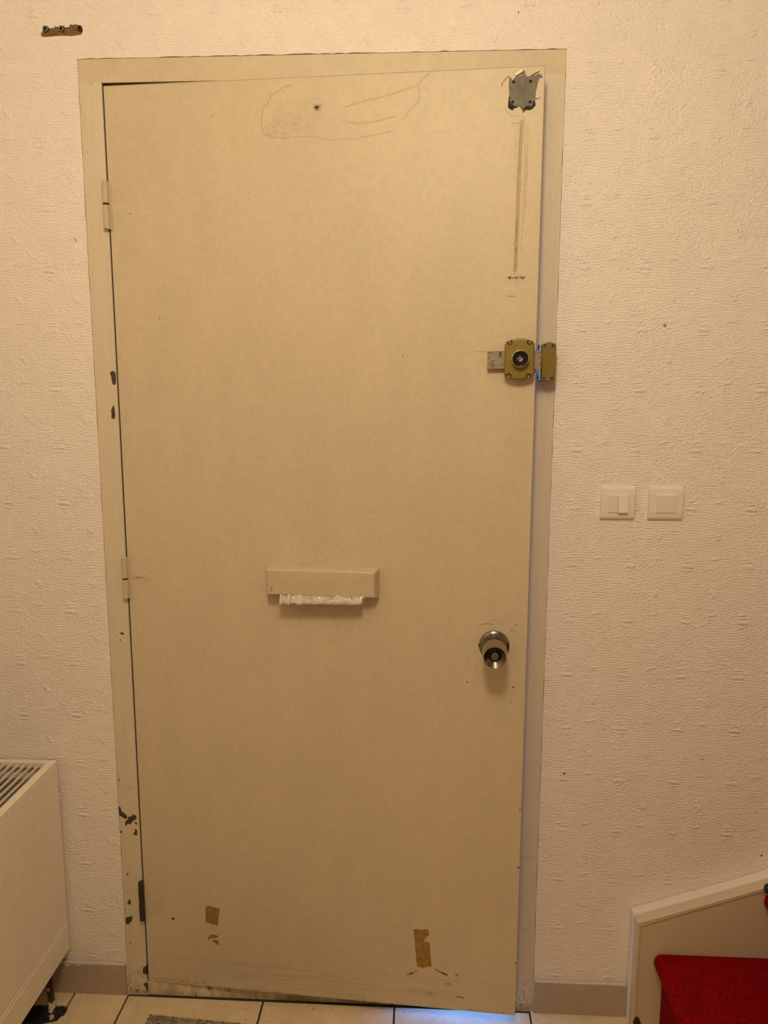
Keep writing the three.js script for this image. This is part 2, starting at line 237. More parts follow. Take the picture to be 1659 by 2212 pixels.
function doorColour() {
  const [c, g] = canvas(TW, TH);
  g.fillStyle = `rgb(${DOORC})`; g.fillRect(0, 0, TW, TH);
  g.lineCap = 'round';
  smear(g, 0.40, 2.015, 0.05, 0.03, 420, '120,100,80', 0.06); smear(g, 0.37, 1.99, 0.035, 0.02, 300, '110,95,78', 0.07); smear(g, 0.47, 1.995, 0.08, 0.02, 300, '140,110,75', 0.045);
  smear(g, 0.445, 2.028, 0.006, 0.006, 60, '90,70,50', 0.12);
  for (let i = 0; i < 16; i++) smear(g, rr(0.1, 0.8), rr(0.9, 1.9), rr(0.03, 0.08), rr(0.06, 0.2), 60, '150,130,100', 0.03, PI / 2); // hand marks
  smear(g, 0.83, 0.96, 0.05, 0.04, 90, '120,85,45', 0.05); smear(g, 0.03, 0.28, 0.03, 0.06, 160, '85,65,48', 0.05); smear(g, 0.03, 0.24, 0.02, 0.02, 60, '70,55,42', 0.07);
  smear(g, 0.02, 1.85, 0.015, 0.05, 60, '110,90,60', 0.05, PI / 2); smear(g, 0.035, 1.05, 0.02, 0.008, 70, '120,80,30', 0.07);
  smear(g, 0.02, 1.053, 0.014, 0.002, 24, '100,60,15', 0.2);
  // strip left by the old bolt: bared brown band with ridged edges
  const strip = [[0.8465, 1.9880], [0.8528, 1.9899], [0.8508, 1.9348], [0.8499, 1.8651], [0.8492, 1.80], [0.8475, 1.7055], [0.8412, 1.7056], [0.8423, 1.80], [0.8430, 1.8700], [0.8445, 1.935]];
  g.fillStyle = 'rgba(158,130,88,0.5)'; g.beginPath(); strip.forEach(([s, t], i) => (i ? g.lineTo(px(s), py(t)) : g.moveTo(px(s), py(t)))); g.fill();
  smear(g, 0.8425, 1.93, 0.006, 0.06, 240, '105,88,66', 0.05, PI / 2); smear(g, 0.844, 1.76, 0.004, 0.06, 120, '80,62,42', 0.1, PI / 2);
  g.strokeStyle = 'rgba(120,95,65,0.1)'; line(g, [[0.8549, 1.985], [0.857, 1.93], [0.8566, 1.86], [0.854, 1.74]], 1.2); line(g, [[0.861, 1.98], [0.8616, 1.9], [0.86, 1.82]], 1);
  smear(g, 0.858, 1.86, 0.006, 0.1, 160, '130,100,62', 0.1, PI / 2);
  for (let i = 0; i < 46; i++) { const s = rr(0.8305, 0.8625); g.fillStyle = `rgba(50,42,34,${rr(0.35, 0.95)})`; g.fillRect(px(s), py(1.6951 + rr(-0.0014, 0.0018)), rr(1, 4), rr(1, 3)); }
  smear(g, 0.84, 1.690, 0.02, 0.008, 70, '90,80,64', 0.08);
  // scuffs and nicks
  g.strokeStyle = 'rgba(95,70,40,0.65)'; line(g, [[0.8325, 1.6585], [0.845, 1.6578]], 1.3);
  line(g, [[0.79, 0.972], [0.803, 0.9765], [0.818, 0.9752]], 1); line(g, [[0.862, 0.974], [0.872, 0.976]], 1.2); line(g, [[0.855, 0.966], [0.858, 0.960], [0.861, 0.966]], 1); line(g, [[0.866, 0.963], [0.871, 0.958]], 1);
  g.strokeStyle = 'rgba(150,110,60,0.6)'; line(g, [[0.765, 1.551], [0.792, 1.5485]], 1);
  for (const [s, t, r, a] of [[0.10, 1.62, 1.5, 0.8], [0.62, 1.54, 1.6, 0.6], [0.765, 0.842, 2, 0.8], [0.865, 0.835, 2.6, 0.8], [0.86, 0.80, 1.6, 0.6], [0.07, 0.209, 4.2, 0.95], [0.255, 0.45, 1.6, 0.7], [0.785, 0.875, 1.6, 0.5], [0.30, 1.87, 1.2, 0.6], [0.23, 2.02, 1.3, 0.6], [0.045, 1.835, 1.6, 0.7], [0.04, 1.075, 1.4, 0.7], [0.70, 1.05, 1.5, 0.4], [0.47, 0.40, 1.6, 0.4], [0.875, 1.31, 1.3, 0.5], [0.888, 0.41, 3, 0.9], [0.887, 0.55, 2.4, 0.8], [0.888, 0.17, 2.6, 0.7], [0.52, 0.555, 1.4, 0.5], [0.56, 1.38, 1.3, 0.5]]) { g.fillStyle = `rgba(62,42,24,${a})`; g.beginPath(); g.ellipse(px(s), py(t), r, r * 0.8, 0.6, 0, 7); g.fill(); }
  // torn paint by the tapes and kick marks along the bottom
  g.strokeStyle = 'rgba(52,38,26,0.9)'; line(g, [[0.6612, 0.1272], [0.655, 0.1235]], 2); line(g, [[0.6505, 0.121], [0.645, 0.118]], 4); line(g, [[0.6405, 0.1162], [0.639, 0.1158]], 3);
  line(g, [[0.7052, 0.1355], [0.712, 0.131], [0.7190, 0.1285]], 2); line(g, [[0.719, 0.1285], [0.7310, 0.1238]], 4);
  g.strokeStyle = 'rgba(80,60,40,0.7)'; line(g, [[0.728, 0.1], [0.736, 0.1015], [0.743, 0.0995]], 2); line(g, [[0.755, 0.068], [0.765, 0.070], [0.772, 0.067]], 3); line(g, [[0.752, 0.1270], [0.757, 0.124]], 3);
  g.strokeStyle = 'rgba(100,80,58,0.16)'; for (let i = 0; i < 40; i++) { const t = rr(0.045, 0.115), s = rr(0.02, 0.7); line(g, [[s, t], [s + rr(0.05, 0.28), t + rr(-0.004, 0.004)]], rr(0.6, 1.6)); }
  smear(g, 0.66, 0.075, 0.06, 0.006, 130, '90,75,60', 0.09); smear(g, 0.69, 0.072, 0.008, 0.008, 60, '90,75,60', 0.12);
  smear(g, 0.08, 0.042, 0.07, 0.007, 200, '62,48,34', 0.12); smear(g, 0.25, 0.037, 0.12, 0.003, 120, '62,48,34', 0.13); smear(g, 0.55, 0.037, 0.3, 0.0025, 200, '80,62,40', 0.14); smear(g, 0.82, 0.038, 0.05, 0.004, 60, '70,50,30', 0.2);
  g.strokeStyle = 'rgba(120,88,50,0.38)'; blister.slice(0, 1).forEach((p) => line(g, p, 1.1)); g.strokeStyle = 'rgba(150,112,66,0.12)'; blister.slice(1).forEach((p) => line(g, p, 1));
  g.strokeStyle = 'rgba(95,66,34,0.8)'; line(g, [[0.809, 2.053], [0.8100, 2.058], [0.815, 2.064], [0.8215, 2.0695], [0.8258, 2.0662]], 1.1);
  smear(g, 0.8645, 2.06, 0.012, 0.035, 200, '150,110,62', 0.06, PI / 2);
  grain(g, TW, TH, 0.035);
  return finish(new THREE.CanvasTexture(c), true);
}
function doorRelief() {
  const [c, g] = canvas(TW, TH);
  g.fillStyle = 'rgb(128,128,128)'; g.fillRect(0, 0, TW, TH); g.lineCap = 'round'; g.lineJoin = 'round';
  const big = [...blister[0], ...blister[1], [0.622, 2.0019], [0.6302, 2.0171], [0.6479, 2.0305], [0.6506, 2.0444], [0.6477, 2.0611], [0.6558, 2.0722], [0.6693, 2.0817], [0.394, 2.085]];
  g.fillStyle = 'rgb(118,118,118)'; g.beginPath(); big.forEach(([s, t], i) => (i ? g.lineTo(px(s), py(t)) : g.moveTo(px(s), py(t)))); g.fill();
  g.strokeStyle = 'rgb(196,196,196)'; blister.forEach((p) => line(g, p, 2.6));
  g.strokeStyle = 'rgb(80,80,80)'; line(g, blister[0].map(([s, t]) => [s + 0.001, t]), 1.2);
  g.strokeStyle = 'rgb(190,190,190)'; line(g, [[0.8420, 1.700], [0.8435, 1.80], [0.8437, 1.87], [0.8455, 1.935], [0.8475, 1.988]], 2.4); line(g, [[0.8478, 1.700], [0.8491, 1.8651], [0.8500, 1.9348], [0.8530, 1.9899]], 2.4);
  line(g, [[0.8549, 1.985], [0.857, 1.93], [0.8566, 1.86], [0.854, 1.74]], 1.6); line(g, [[0.861, 1.98], [0.8616, 1.9], [0.86, 1.82]], 1.6);
  line(g, [[0.809, 2.053], [0.81, 2.058], [0.815, 2.064], [0.8215, 2.0695], [0.8258, 2.0662]], 2.2); line(g, [[0.818, 2.012], [0.822, 2.003], [0.832, 1.998], [0.846, 1.9985], [0.853, 1.994], [0.846, 1.985], [0.83, 1.985]], 2.4);
  line(g, [[0.79, 0.972], [0.803, 0.9765], [0.818, 0.9752]], 1.6); line(g, [[0.82, 0.985], [0.84, 0.987]], 1.6);
  const im = g.getImageData(0, 0, TW, TH), d = im.data;
  for (let i = 0, k = 0; i < d.length; i += 4, k++) {
    const x = (k % TW) / TW, y = Math.floor(k / TW) / TH, n = 5 * pn(x * 300, y * 690, 300, 690, 51) + 4 * pn(x * 40, y * 46, 40, 46, 52) + 14 * pn(x * 9, y * 10, 9, 10, 53);
    d[i] = d[i + 1] = d[i + 2] = Math.max(0, Math.min(255, d[i] + n));
  }
  g.putImageData(im, 0, 0);
  return finish(new THREE.CanvasTexture(c));
}
M.leaf = std({ map: doorColour(), bumpMap: doorRelief(), bumpScale: 0.0022, roughness: 0.5 });
M.cream = std({ map: speckleTint(DOORC.map((c) => c / 255), 0.03, 141), roughness: 0.5, bumpMap: scaled(fineBump, 7, 7), bumpScale: 0.00022 });
M.agedCream = std({ map: noiseTexture(512, 128, (u, v) => { const n = 0.95 + 0.1 * pn(u * 20, v * 8, 20, 8, 143) + 0.1 * pn(u * 120, v * 60, 120, 60, 144), k = pn(u * 60, v * 40, 60, 40, 145) > 0.72 ? 0.6 : 1; return [0.83 * n * k, 0.76 * n * k, 0.62 * n * k]; }, true), roughness: 0.6 });

// ---------- door frame ----------
const JX0 = 0.0475, JX1 = 0.9385, HY = 2.0925;
function jambPaint(chips, marks, seed) { // one face of 0.05 x 2.138 m
  const W = 128, H = 2048, [c, g] = canvas(W, H), X = (x) => x / 0.0505 * W, Y = (y) => (1 - y / FH) * H;
  seedState = seed;
  g.fillStyle = 'rgb(214,198,171)'; g.fillRect(0, 0, W, H);
  for (let i = 0; i < 260; i++) { const e = rnd() < 0.7 ? (rnd() < 0.5 ? rr(0, 4) : rr(W - 4, W)) : rr(0, W); g.fillStyle = `rgba(120,90,50,${rr(0.05, 0.25)})`; g.fillRect(e, rr(0, H), rr(1, 4), rr(1, 9)); }
  for (let i = 0; i < 130; i++) { g.fillStyle = `rgba(95,72,46,${rr(0.05, 0.3)})`; g.beginPath(); g.ellipse(rr(0, W), H - rr(0, 90) * rnd(), rr(1, 8), rr(1, 4), 0, 0, 7); g.fill(); }
  g.strokeStyle = 'rgba(140,105,60,0.45)'; g.lineWidth = 1.6; for (const m of marks) { g.beginPath(); m.forEach(([x, y], i) => (i ? g.lineTo(X(x), Y(y)) : g.moveTo(X(x), Y(y)))); g.stroke(); }
  for (const p of chips) { g.beginPath(); { const n = p.length, md = (i) => [(p[i % n][0] + p[(i + 1) % n][0]) / 2, (p[i % n][1] + p[(i + 1) % n][1]) / 2], a = md(n - 1); g.moveTo(X(a[0]), Y(a[1])); for (let i = 0; i < n; i++) { const b = md(i); g.quadraticCurveTo(X(p[i][0]), Y(p[i][1]), X(b[0]), Y(b[1])); } } g.closePath(); g.fillStyle = 'rgb(70,58,48)'; g.fill(); g.strokeStyle = 'rgba(240,224,190,0.8)'; g.lineWidth = 0.8; g.stroke(); }
  grain(g, W, H, 0.04);
  return finish(new THREE.CanvasTexture(c), true);
}
const CH = [[[-0.0017,0.4948],[0.0045,0.4944],[0.0055,0.4827],[0.011,0.4801],[0.0196,0.4708],[0.0193,0.4639],[0.0127,0.4623],[0.0032,0.4697],[-0.0011,0.4723]],
  [[0.0222,0.4709],[0.03,0.4698],[0.0329,0.4767],[0.0418,0.4729],[0.0418,0.4619],[0.032,0.4588],[0.0263,0.4476],[0.02,0.4515],[0.0129,0.4403],[0.013,0.4582],[0.0191,0.4598]],
  [[0.0337,0.4561],[0.0423,0.4564],[0.0431,0.4468],[0.0393,0.4494]],
  [[0.0349,0.4382],[0.0414,0.4385],[0.0416,0.4274],[0.0418,0.4205],[0.0328,0.4216],[0.0312,0.4271],[0.0366,0.4314]],
  [[-0.0018,0.4329],[0.0012,0.431],[0.0055,0.4339],[0.0046,0.4262],[-0.0001,0.4254]],
  [[0.0114,0.3245],[0.0143,0.3232],[0.0139,0.3152],[0.0104,0.314]],
  [[0.0153,0.2546],[0.0173,0.2524],[0.0159,0.241],[0.0176,0.2373],[0.0093,0.2401],[0.0068,0.244]],
  [[0.0008,0.2045],[0.0102,0.2058],[0.0157,0.21],[0.0194,0.2053],[0.017,0.1937],[0.0107,0.1906],[0.0105,0.1848],[0.0006,0.1852]],
  [[0.0062,0.1377],[0.0134,0.1372],[0.0124,0.1342],[0.0061,0.1351]],
  [[0.0006,0.226],[0.0032,0.2247],[0.0025,0.221],[0.0001,0.2209]],
  [[0.0083,0.2726],[0.0109,0.2715],[0.0102,0.2687],[0.0081,0.2691]],
  [[0.0404,0.0712],[0.0465,0.0759],[0.0503,0.0769],[0.0502,0.0511],[0.0439,0.0493],[0.0369,0.0534],[0.0374,0.0652]],
  [[0.0375,0.0269],[0.0484,0.0297],[0.0493,0.0215],[0.0474,0.0036],[0.0432,0.0049],[0.0437,0.0153],[0.038,0.0195]],
  [[0.033,1.5065],[0.0367,1.512],[0.0439,1.5114],[0.0465,1.5065],[0.0465,1.4801],[0.0371,1.482],[0.0363,1.4995]],
  [[0.0395,1.4402],[0.0415,1.4129],[0.0383,1.4073],[0.0311,1.4087],[0.0326,1.4199],[0.0315,1.4255],[0.0345,1.434]],
  [[0.0021,0.5639],[0.0057,0.5678],[0.0054,0.5575],[0.003,0.5581]],
  [[0.0263,0.9248],[0.0348,0.9227],[0.0368,0.9195],[0.0302,0.9171],[0.025,0.9203]],
  [[0.0232,0.9082],[0.0275,0.9072],[0.0262,0.9028],[0.023,0.9038]]];
const leftMap = jambPaint(CH, [[[0.006, 1.96], [0.012, 1.958]], [[0.02, 0.72], [0.025, 0.70], [0.022, 0.66]], [[0.024, 0.545], [0.036, 0.543]], [[0.004, 2.096], [0.02, 2.094], [0.03, 2.088]]], 11);
const rightMap = jambPaint([[[0.0495, 1.955], [0.0505, 1.955], [0.0505, 1.88], [0.049, 1.92]]], [[[0.018, 0.40], [0.044, 0.397]], [[0.02, 0.215], [0.036, 0.211]], [[0.018, 0.055], [0.028, 0.045], [0.03, 0.028], [0.024, 0.022]], [[0.03, 2.1], [0.05, 2.105]]], 12);
const frame = group('door_frame');
tag(frame, 'painted cream steel frame around the door, chipped to dark metal low on the hinge side', 'door frame', null, 'structure');
{
  const jamb = (pts, map, ox, label) => { // plan profile (x, z) raised to y
    const g = new THREE.ExtrudeGeometry(poly(pts.map(([x, z]) => [x, -z])), { depth: HY + 0.0058, bevelEnabled: false }).rotateX(-PI / 2).translate(0, -0.0058, 0);
    planarUV(g, 'x', 'y', 1 / 0.0505, 1 / FH, ox, 0);
    return mesh('jamb', g, std({ map, roughness: 0.5, bumpMap: scaled(fineBump, 0.4, 16), bumpScale: 0.00022 }), frame, label);
  };
  const round = (x, z, sx, r) => [0, 0.25, 0.5, 0.75, 1].map((t) => [x + sx * r * (1 - Math.sin(t * PI / 2)), z - r * (1 - Math.cos(t * PI / 2))]); // from (x+r, z) to (x, z-r)
  const left = [[0.0003, -0.118], [0.0003, 0], ...round(JX0, 0, -1, 0.003), [JX0, -0.046], [JX0 + 0.018, -0.046], [JX0 + 0.018, -0.118]];
  const right = [[FW - 0.0003, -0.118], [FW - 0.0003, 0], ...round(JX1, 0, 1, 0.006), [JX1, -0.046], [JX1 - 0.018, -0.046], [JX1 - 0.018, -0.118]];
  jamb(left, leftMap, 0, 'hinge-side jamb with flaked paint'); jamb(right, rightMap, JX1, 'lock-side jamb');
  mesh('gap_shade_strip', merge([box(JX0 + 0.0002, JX0 + 0.0032, 0.034, HY - 0.001, -0.030, -0.0045, 0.0008), box(JX0 + 0.004, 0.40, HY - 0.0038, HY - 0.0001, -0.03, -0.006, 0.0008)]), std({ color: 0x1c1813, roughness: 0.95 }), frame, 'dark strip put in as shade in the gap along the hinge side and top');  // near-black strip stands in for the shadow inside the door gap
  const head = profileX([[-0.118, FH - 0.0003], [0, FH - 0.0003], [0, HY + 0.00004], [-0.046, HY + 0.00004], [-0.046, HY - 0.018], [-0.118, HY - 0.018]], 0.0003, FW - 0.0003);
  mesh('head', boxUV(head), M.cream, frame);
  mesh('sill', boxUV(box(JX0 + 0.0002, JX1 - 0.0002, -0.0058, 0.0325, -0.118, -0.0005, 0.002)), M.agedCream, frame, 'grubby cream sill under the door');
}
// strike box on the lock-side jamb
function pillShape(x0, x1, y0, y1, bulge, r, rl = r) { // rounded rectangle with bowed top and bottom
  const s = new THREE.Shape(), m = (x0 + x1) / 2;
  s.moveTo(x0, y0 + r); s.lineTo(x0, y1 - rl); s.quadraticCurveTo(x0, y1, x0 + rl, y1 + bulge * 0.25); s.quadraticCurveTo(m, y1 + bulge * 1.6, x1 - r, y1 + bulge * 0.25); s.quadraticCurveTo(x1, y1, x1, y1 - r);
  s.lineTo(x1, y0 + r); s.quadraticCurveTo(x1, y0, x1 - r, y0 - bulge * 0.25); s.quadraticCurveTo(m, y0 - bulge * 1.6, x0 + rl, y0 - bulge * 0.25); s.quadraticCurveTo(x0, y0, x0, y0 + r);
  return s;
}
function crossScrew(r) { // countersunk head with a cross recess
  const s = new THREE.Shape(); s.absarc(0, 0, r, 0, 2 * PI);
  const a = r * 0.62, b = r * 0.17, h = [[b, b], [a, b], [a, -b], [b, -b], [b, -a], [-b, -a], [-b, -b], [-a, -b], [-a, b], [-b, b], [-b, a], [b, a]];
  s.holes.push(holeOf(h));
  return slabOf(s, 0, 0.0014, 0.0003, 20);
}
{
  const zf = 0.036, s = pillShape(0.9548, 0.9842, 1.4925, 1.5665, 0.0035, 0.006, 0.005);
  const b = mesh('strike_box', slabOf(s, 0.0004, zf, 0.0015, 12), M.lockPaint, frame, 'olive gold lock keeper');
  mesh('flange', box(0.9518, 0.9546, 1.4935, 1.5655, 0.0006, zf - 0.003, 0.001), M.brightRim, b, 'bare metal edge plate');
  for (const y of [1.5625, 1.4965]) for (const [x, yy] of [[0.9605, y], [0.9762, y]]) {
    const q = mesh('screw', crossScrew(0.0043), M.steel, b); q.position.set(x, yy, zf - 0.0002); q.rotation.z = x * 40;
    const w = mesh('screw_recess', new THREE.CircleGeometry(0.0034, 16).translate(0, 0, 0.0001), M.black, b); w.position.set(x, yy, zf);
  }
  for (const y of [1.5615, 1.4985]) mesh('side_screw', new THREE.SphereGeometry(0.004, 16, 10).scale(0.5, 1, 1).translate(0.9516, y, 0.009), M.black, b);
}

// ---------- the door ----------
const TH_OPEN = 3.79 * PI / 180;
const door = group('door_1', [0.051, 0, 0], -TH_OPEN);
tag(door, 'plain cream flush door standing slightly ajar, with bare-metal patch, letter hood, rim lock and round knob', 'door', null, 'structure');
const leafUV = (g) => planarUV(g, 'x', 'y', 1 / LW, 1 / LH, 0, LB);
{
  mesh('leaf_core', leafUV(box(0.0005, LW, LB, LB + LH, -0.040, -0.0012)), M.cream, door);
  mesh('added_dark_back', box(0.0006, LW - 0.0002, LB + 0.0002, LB + LH - 0.0002, -0.0410, -0.0401), std({ color: 0x2c211a, roughness: 0.6 }), door, 'dark outer side of the door, added to cut bounced daylight');  // unseen dark sheet, added so less daylight bounces through the slit
  const s = poly([[0.0005, LB], [LW, LB], [LW, LB + LH], [0.0005, LB + LH]]); s.holes.push(holeOf(patchEdge));
  mesh('paint_face', leafUV(slabOf(s, -0.0012, 0)), M.leaf, door, 'cream painted face of the door');
  mesh('edge_bead', merge([new THREE.CylinderGeometry(0.0011, 0.0011, LW - 0.002, 10).rotateZ(PI / 2).translate(LW / 2, LB + LH - 0.0006, -0.0007), new THREE.CylinderGeometry(0.0011, 0.0011, LH - 0.001, 10).translate(LW - 0.0006, LB + LH / 2, -0.0007)]), M.cream, door, 'rounded painted edge of the door');
  // bare patch with four screw holes and curled flakes
  const ps = poly([[0.815, 1.996], [0.8903, 1.996], [0.8903, 2.083], [0.815, 2.083]]), holes = [[0.8317, 2.0594], [0.864, 2.0593], [0.8307, 2.023], [0.8643, 2.022]];
  const b = mesh('bare_patch', slabOf(ps, -0.00118, -0.0007), M.bareSteel, door, 'ragged patch of bare grey metal where the paint is torn off');
  for (const [x, y] of holes) mesh('screw_hole', lathe([[0.0001, 0.0002], [0.0020, 0.0002], [0.0026, 0.0004], [0.0028, 0.0001]], 20).translate(x, y, -0.0007), M.black, b);
  const soot = std({ map: noiseTexture(64, 64, (u, v) => { const n = 0.8 + 0.5 * pn(u * 12, v * 12, 12, 12, 151); return [0.3 * n, 0.28 * n, 0.22 * n]; }, true), roughness: 0.9, bumpMap: scaled(fineBump, 30, 30), bumpScale: 0.001 });
  mesh('residue', merge([
    slabOf(poly([[0.8222, 2.0135], [0.826, 2.0103], [0.8312, 2.0080], [0.834, 2.0112], [0.8425, 2.0145], [0.836, 2.0150], [0.831, 2.0185], [0.8265, 2.021], [0.825, 2.028], [0.8262, 2.032], [0.8235, 2.033], [0.8225, 2.02]]), -0.0007, -0.0003),
    slabOf(poly([[0.8500, 2.0075], [0.8584, 2.0080], [0.8640, 2.0070], [0.869, 2.0092], [0.8745, 2.015], [0.873, 2.026], [0.870, 2.022], [0.867, 2.013], [0.861, 2.016], [0.855, 2.014]]), -0.0007, -0.0003)]), soot, b, 'dark gummy residue');
  const flake = (pts, lift) => { // curled paint: a small grid bent outward toward one edge
    const g = new THREE.PlaneGeometry(1, 1, 10, 6), p = g.attributes.position, [A, B, C, D] = pts;
    for (let i = 0; i < p.count; i++) { const u = p.getX(i) + 0.5, v = p.getY(i) + 0.5, x = (A[0] * (1 - u) + B[0] * u) * (1 - v) + (D[0] * (1 - u) + C[0] * u) * v, y = (A[1] * (1 - u) + B[1] * u) * (1 - v) + (D[1] * (1 - u) + C[1] * u) * v; p.setXYZ(i, x, y, 0.0004 + lift * (1 - v) * (1 - v) + 0.0006 * pn(u * 6, v * 5, 64, 64, 155)); }
    g.computeVertexNormals(); return g;
  };
  const curl = std({ color: 0xf1e4c8, roughness: 0.35, side: THREE.DoubleSide });
  mesh('paint_flake', flake([[0.8353, 2.0683], [0.8476, 2.0748], [0.8472, 2.0826], [0.8344, 2.0735]], 0.0045), curl, door, 'curled bright paint flake'); mesh('paint_flake', flake([[0.8655, 2.0692], [0.8795, 2.0758], [0.8793, 2.0790], [0.8640, 2.0700]], 0.004), curl, door, 'curled bright paint flake');
  // nail stub with a fleck of paint
  const nail = mesh('nail_stub', new THREE.SphereGeometry(0.0036, 14, 10).translate(0.4445, 2.0302, 0.009), M.oldPaint, door, 'small painted nail stub');
  mesh('shank', new THREE.CylinderGeometry(0.0016, 0.0018, 0.0095, 10).rotateX(PI / 2).translate(0.4447, 2.0292, 0.0048), M.rust, nail);
  mesh('splinter', merge([new THREE.ConeGeometry(0.0013, 0.008, 6).rotateZ(0.8).translate(0.4406, 2.0312, 0.006), new THREE.ConeGeometry(0.0012, 0.007, 6).rotateZ(-1.1).translate(0.4492, 2.0268, 0.006)]), M.rust, nail);
  // hinges
  for (const [t0, tm, t1, mat] of [[1.804, 1.8548, 1.9006, M.cream], [1.0058, 1.0519, 1.1018, M.cream], [0.2039, 0.2568, 0.3056, M.darkSteel]]) {
    const h = mesh('hinge', boxUV(box(0.0008, 0.0052, t0 - 0.001, t1 - 0.008, 0.0002, 0.0032, 0.001)), M.cream, door, mat === M.darkSteel ? 'worn dark steel lift-off hinge' : 'cream painted lift-off hinge');
    const barrel = (a, b) => mesh('knuckle', lathe([[0.0001, 0], [0.0055, 0], [0.0068, 0.0012], [0.0068, b - a - 0.002], [0.005, b - a], [0.0001, b - a]], 24).rotateX(-PI / 2).translate(-0.0036, a, 0.0072), mat, h);
    barrel(t0, tm - 0.0022); barrel(tm + 0.0008, t1);
    mesh('pin_gap', new THREE.CylinderGeometry(0.0058, 0.0058, 0.004, 16).translate(-0.0036, tm, 0.0068), M.rust, h);
  }
  // letter hood
  const U = (x0, x1, y0, y1, z, r) => { const out = []; const add = (x, y) => out.push([x, y, z]); add(x0, y0); add(x0, y1 - r); for (let i = 1; i <= 6; i++) { const a = PI - i / 6 * PI / 2; add(x0 + r + r * Math.cos(a), y1 - r + r * Math.sin(a)); } add(x1 - r, y1); for (let i = 1; i <= 6; i++) { const a = PI / 2 - i / 6 * PI / 2; add(x1 - r + r * Math.cos(a), y1 - r + r * Math.sin(a)); } add(x1, y0); return out; };
  const L = [U(0.3225, 0.5716, 1.0265, 1.0928, 0.0003, 0.004), U(0.3232, 0.5712, 1.0270, 1.0928, 0.008, 0.004), U(0.3305, 0.5668, 1.0330, 1.0912, 0.036, 0.005), U(0.3318, 0.5655, 1.0340, 1.0902, 0.0392, 0.005), U(0.3345, 0.5625, 1.0350, 1.0880, 0.0410, 0.004)];
  for (const l of L) for (const p of l) if (p[2] > 0.03) p[2] -= (1.0912 - p[1]) * 0.11;
  const pos = [], idx = [], n = L[0].length;
  for (const l of L) for (const p of l) pos.push(...p);
  for (let a = 0; a < L.length - 1; a++) for (let i = 0; i < n - 1; i++) { const q = a * n + i; idx.push(q, q + n, q + 1, q + 1, q + n, q + n + 1); }
  const last = (L.length - 1) * n, mid = pos.length / 3; pos.push(0.447, 1.060, 0.0378);
  for (let i = 0; i < n; i++) idx.push(mid, last + (i + 1) % n, last + i);
  const hg = new THREE.BufferGeometry(); hg.setAttribute('position', new THREE.Float32BufferAttribute(pos, 3)); hg.setIndex(idx); hg.computeVertexNormals(); planarUV(hg, 'x', 'y', 2, 2);
  const hood = mesh('letter_hood', hg, std({ map: M.cream.map, bumpMap: scaled(fineBump, 6, 6), bumpScale: 0.00015, roughness: 0.42, side: THREE.DoubleSide }), door, 'cream painted letter slot hood');
  const scratch = std({ color: 0x5a4426, roughness: 0.9 });
  mesh('scratch', new THREE.TubeGeometry(new THREE.CatmullRomCurve3([new THREE.Vector3(0.3385, 1.0385, 0.0351), new THREE.Vector3(0.339, 1.044, 0.0358), new THREE.Vector3(0.3435, 1.0535, 0.0369)]), 12, 0.0005, 6), scratch, hood);
  // rim lock
  const case_ = pillShape(0.8272, 0.8862, 1.4985, 1.5680, 0.0065, 0.008), screws = [[0.8367, 1.5665], [0.8758, 1.5663], [0.8363, 1.4998], [0.8753, 1.4997]], CD = 0.0235;
  const carve = new Evaluator(); carve.attributes = ['position', 'normal', 'uv'];
  let body = new Brush(slabOf(case_, 0.0002, CD, 0.0032, 14));
  for (const [x, y] of screws) { const cut = new Brush(lathe([[0.0001, CD - 0.0038], [0.0043, CD - 0.0038], [0.0046, CD - 0.0012], [0.0064, CD + 0.0008], [0.0001, CD + 0.0008]], 28).translate(x, y, 0)); body.updateMatrixWorld(); cut.updateMatrixWorld(); body = carve.evaluate(body, cut, SUBTRACTION); }
  body.geometry.clearGroups();
  const lock = mesh('rim_lock', body.geometry, M.lockPaint, door, 'olive gold rim lock');
  for (const [x, y] of screws) mesh('screw', lathe([[0.0001, CD - 0.0022], [0.0012, CD - 0.0021], [0.0016, CD - 0.0008], [0.0026, CD - 0.0012], [0.0036, CD - 0.0025], [0.0040, CD - 0.0040]], 24).translate(x, y, 0), M.satin, lock, 'domed steel screw');
  const boltMat = std({ map: noiseTexture(256, 128, (u, v) => { const n = 1 + 0.12 * pn(u * 14, v * 70, 14, 70, 161) + 0.3 * Math.max(0, pn(u * 26, v * 50, 26, 50, 162) - 0.3) - 0.5 * Math.max(0, pn(u * 7, v * 9, 7, 9, 163) - 0.2); return [0.60 * n, 0.55 * n, 0.47 * n]; }, true), metalness: 0.75, roughness: 0.42, bumpMap: scaled(fineBump, 2, 9), bumpScale: 0.00012 });
  mesh('bolt', planarUV(box(0.7932, 0.9006, 1.5140, 1.5494, 0.0012, 0.0125, 0.0007), 'x', 'y', 20, 28, 0.79, 1.51), boltMat, lock, 'scratched flat steel bolt');
  const cx = 0.8577, cy = 1.5336;
  mesh('cylinder', lathe([[0.0165, CD - 0.002], [0.0172, CD], [0.0174, CD + 0.010], [0.0170, CD + 0.0118], [0.0158, CD + 0.0122]], 56).translate(cx, cy, 0), M.brightRim, lock, 'bright cylinder rim');
  mesh('cylinder_face', lathe([[0.0158, CD + 0.0122], [0.0152, CD + 0.0112], [0.008, CD + 0.0108], [0.0001, CD + 0.0107]], 56).translate(cx, cy, 0), M.darkReflection, lock, 'polished cylinder face with a dark reflection put into its colour');
  const arc = (r, a0, a1, t, y) => new THREE.TubeGeometry(new THREE.CatmullRomCurve3([...Array(9)].map((_, i) => { const a = a0 + (a1 - a0) * i / 8; return new THREE.Vector3(r * Math.cos(a), y + r * Math.sin(a), 0); })), 16, t, 6);
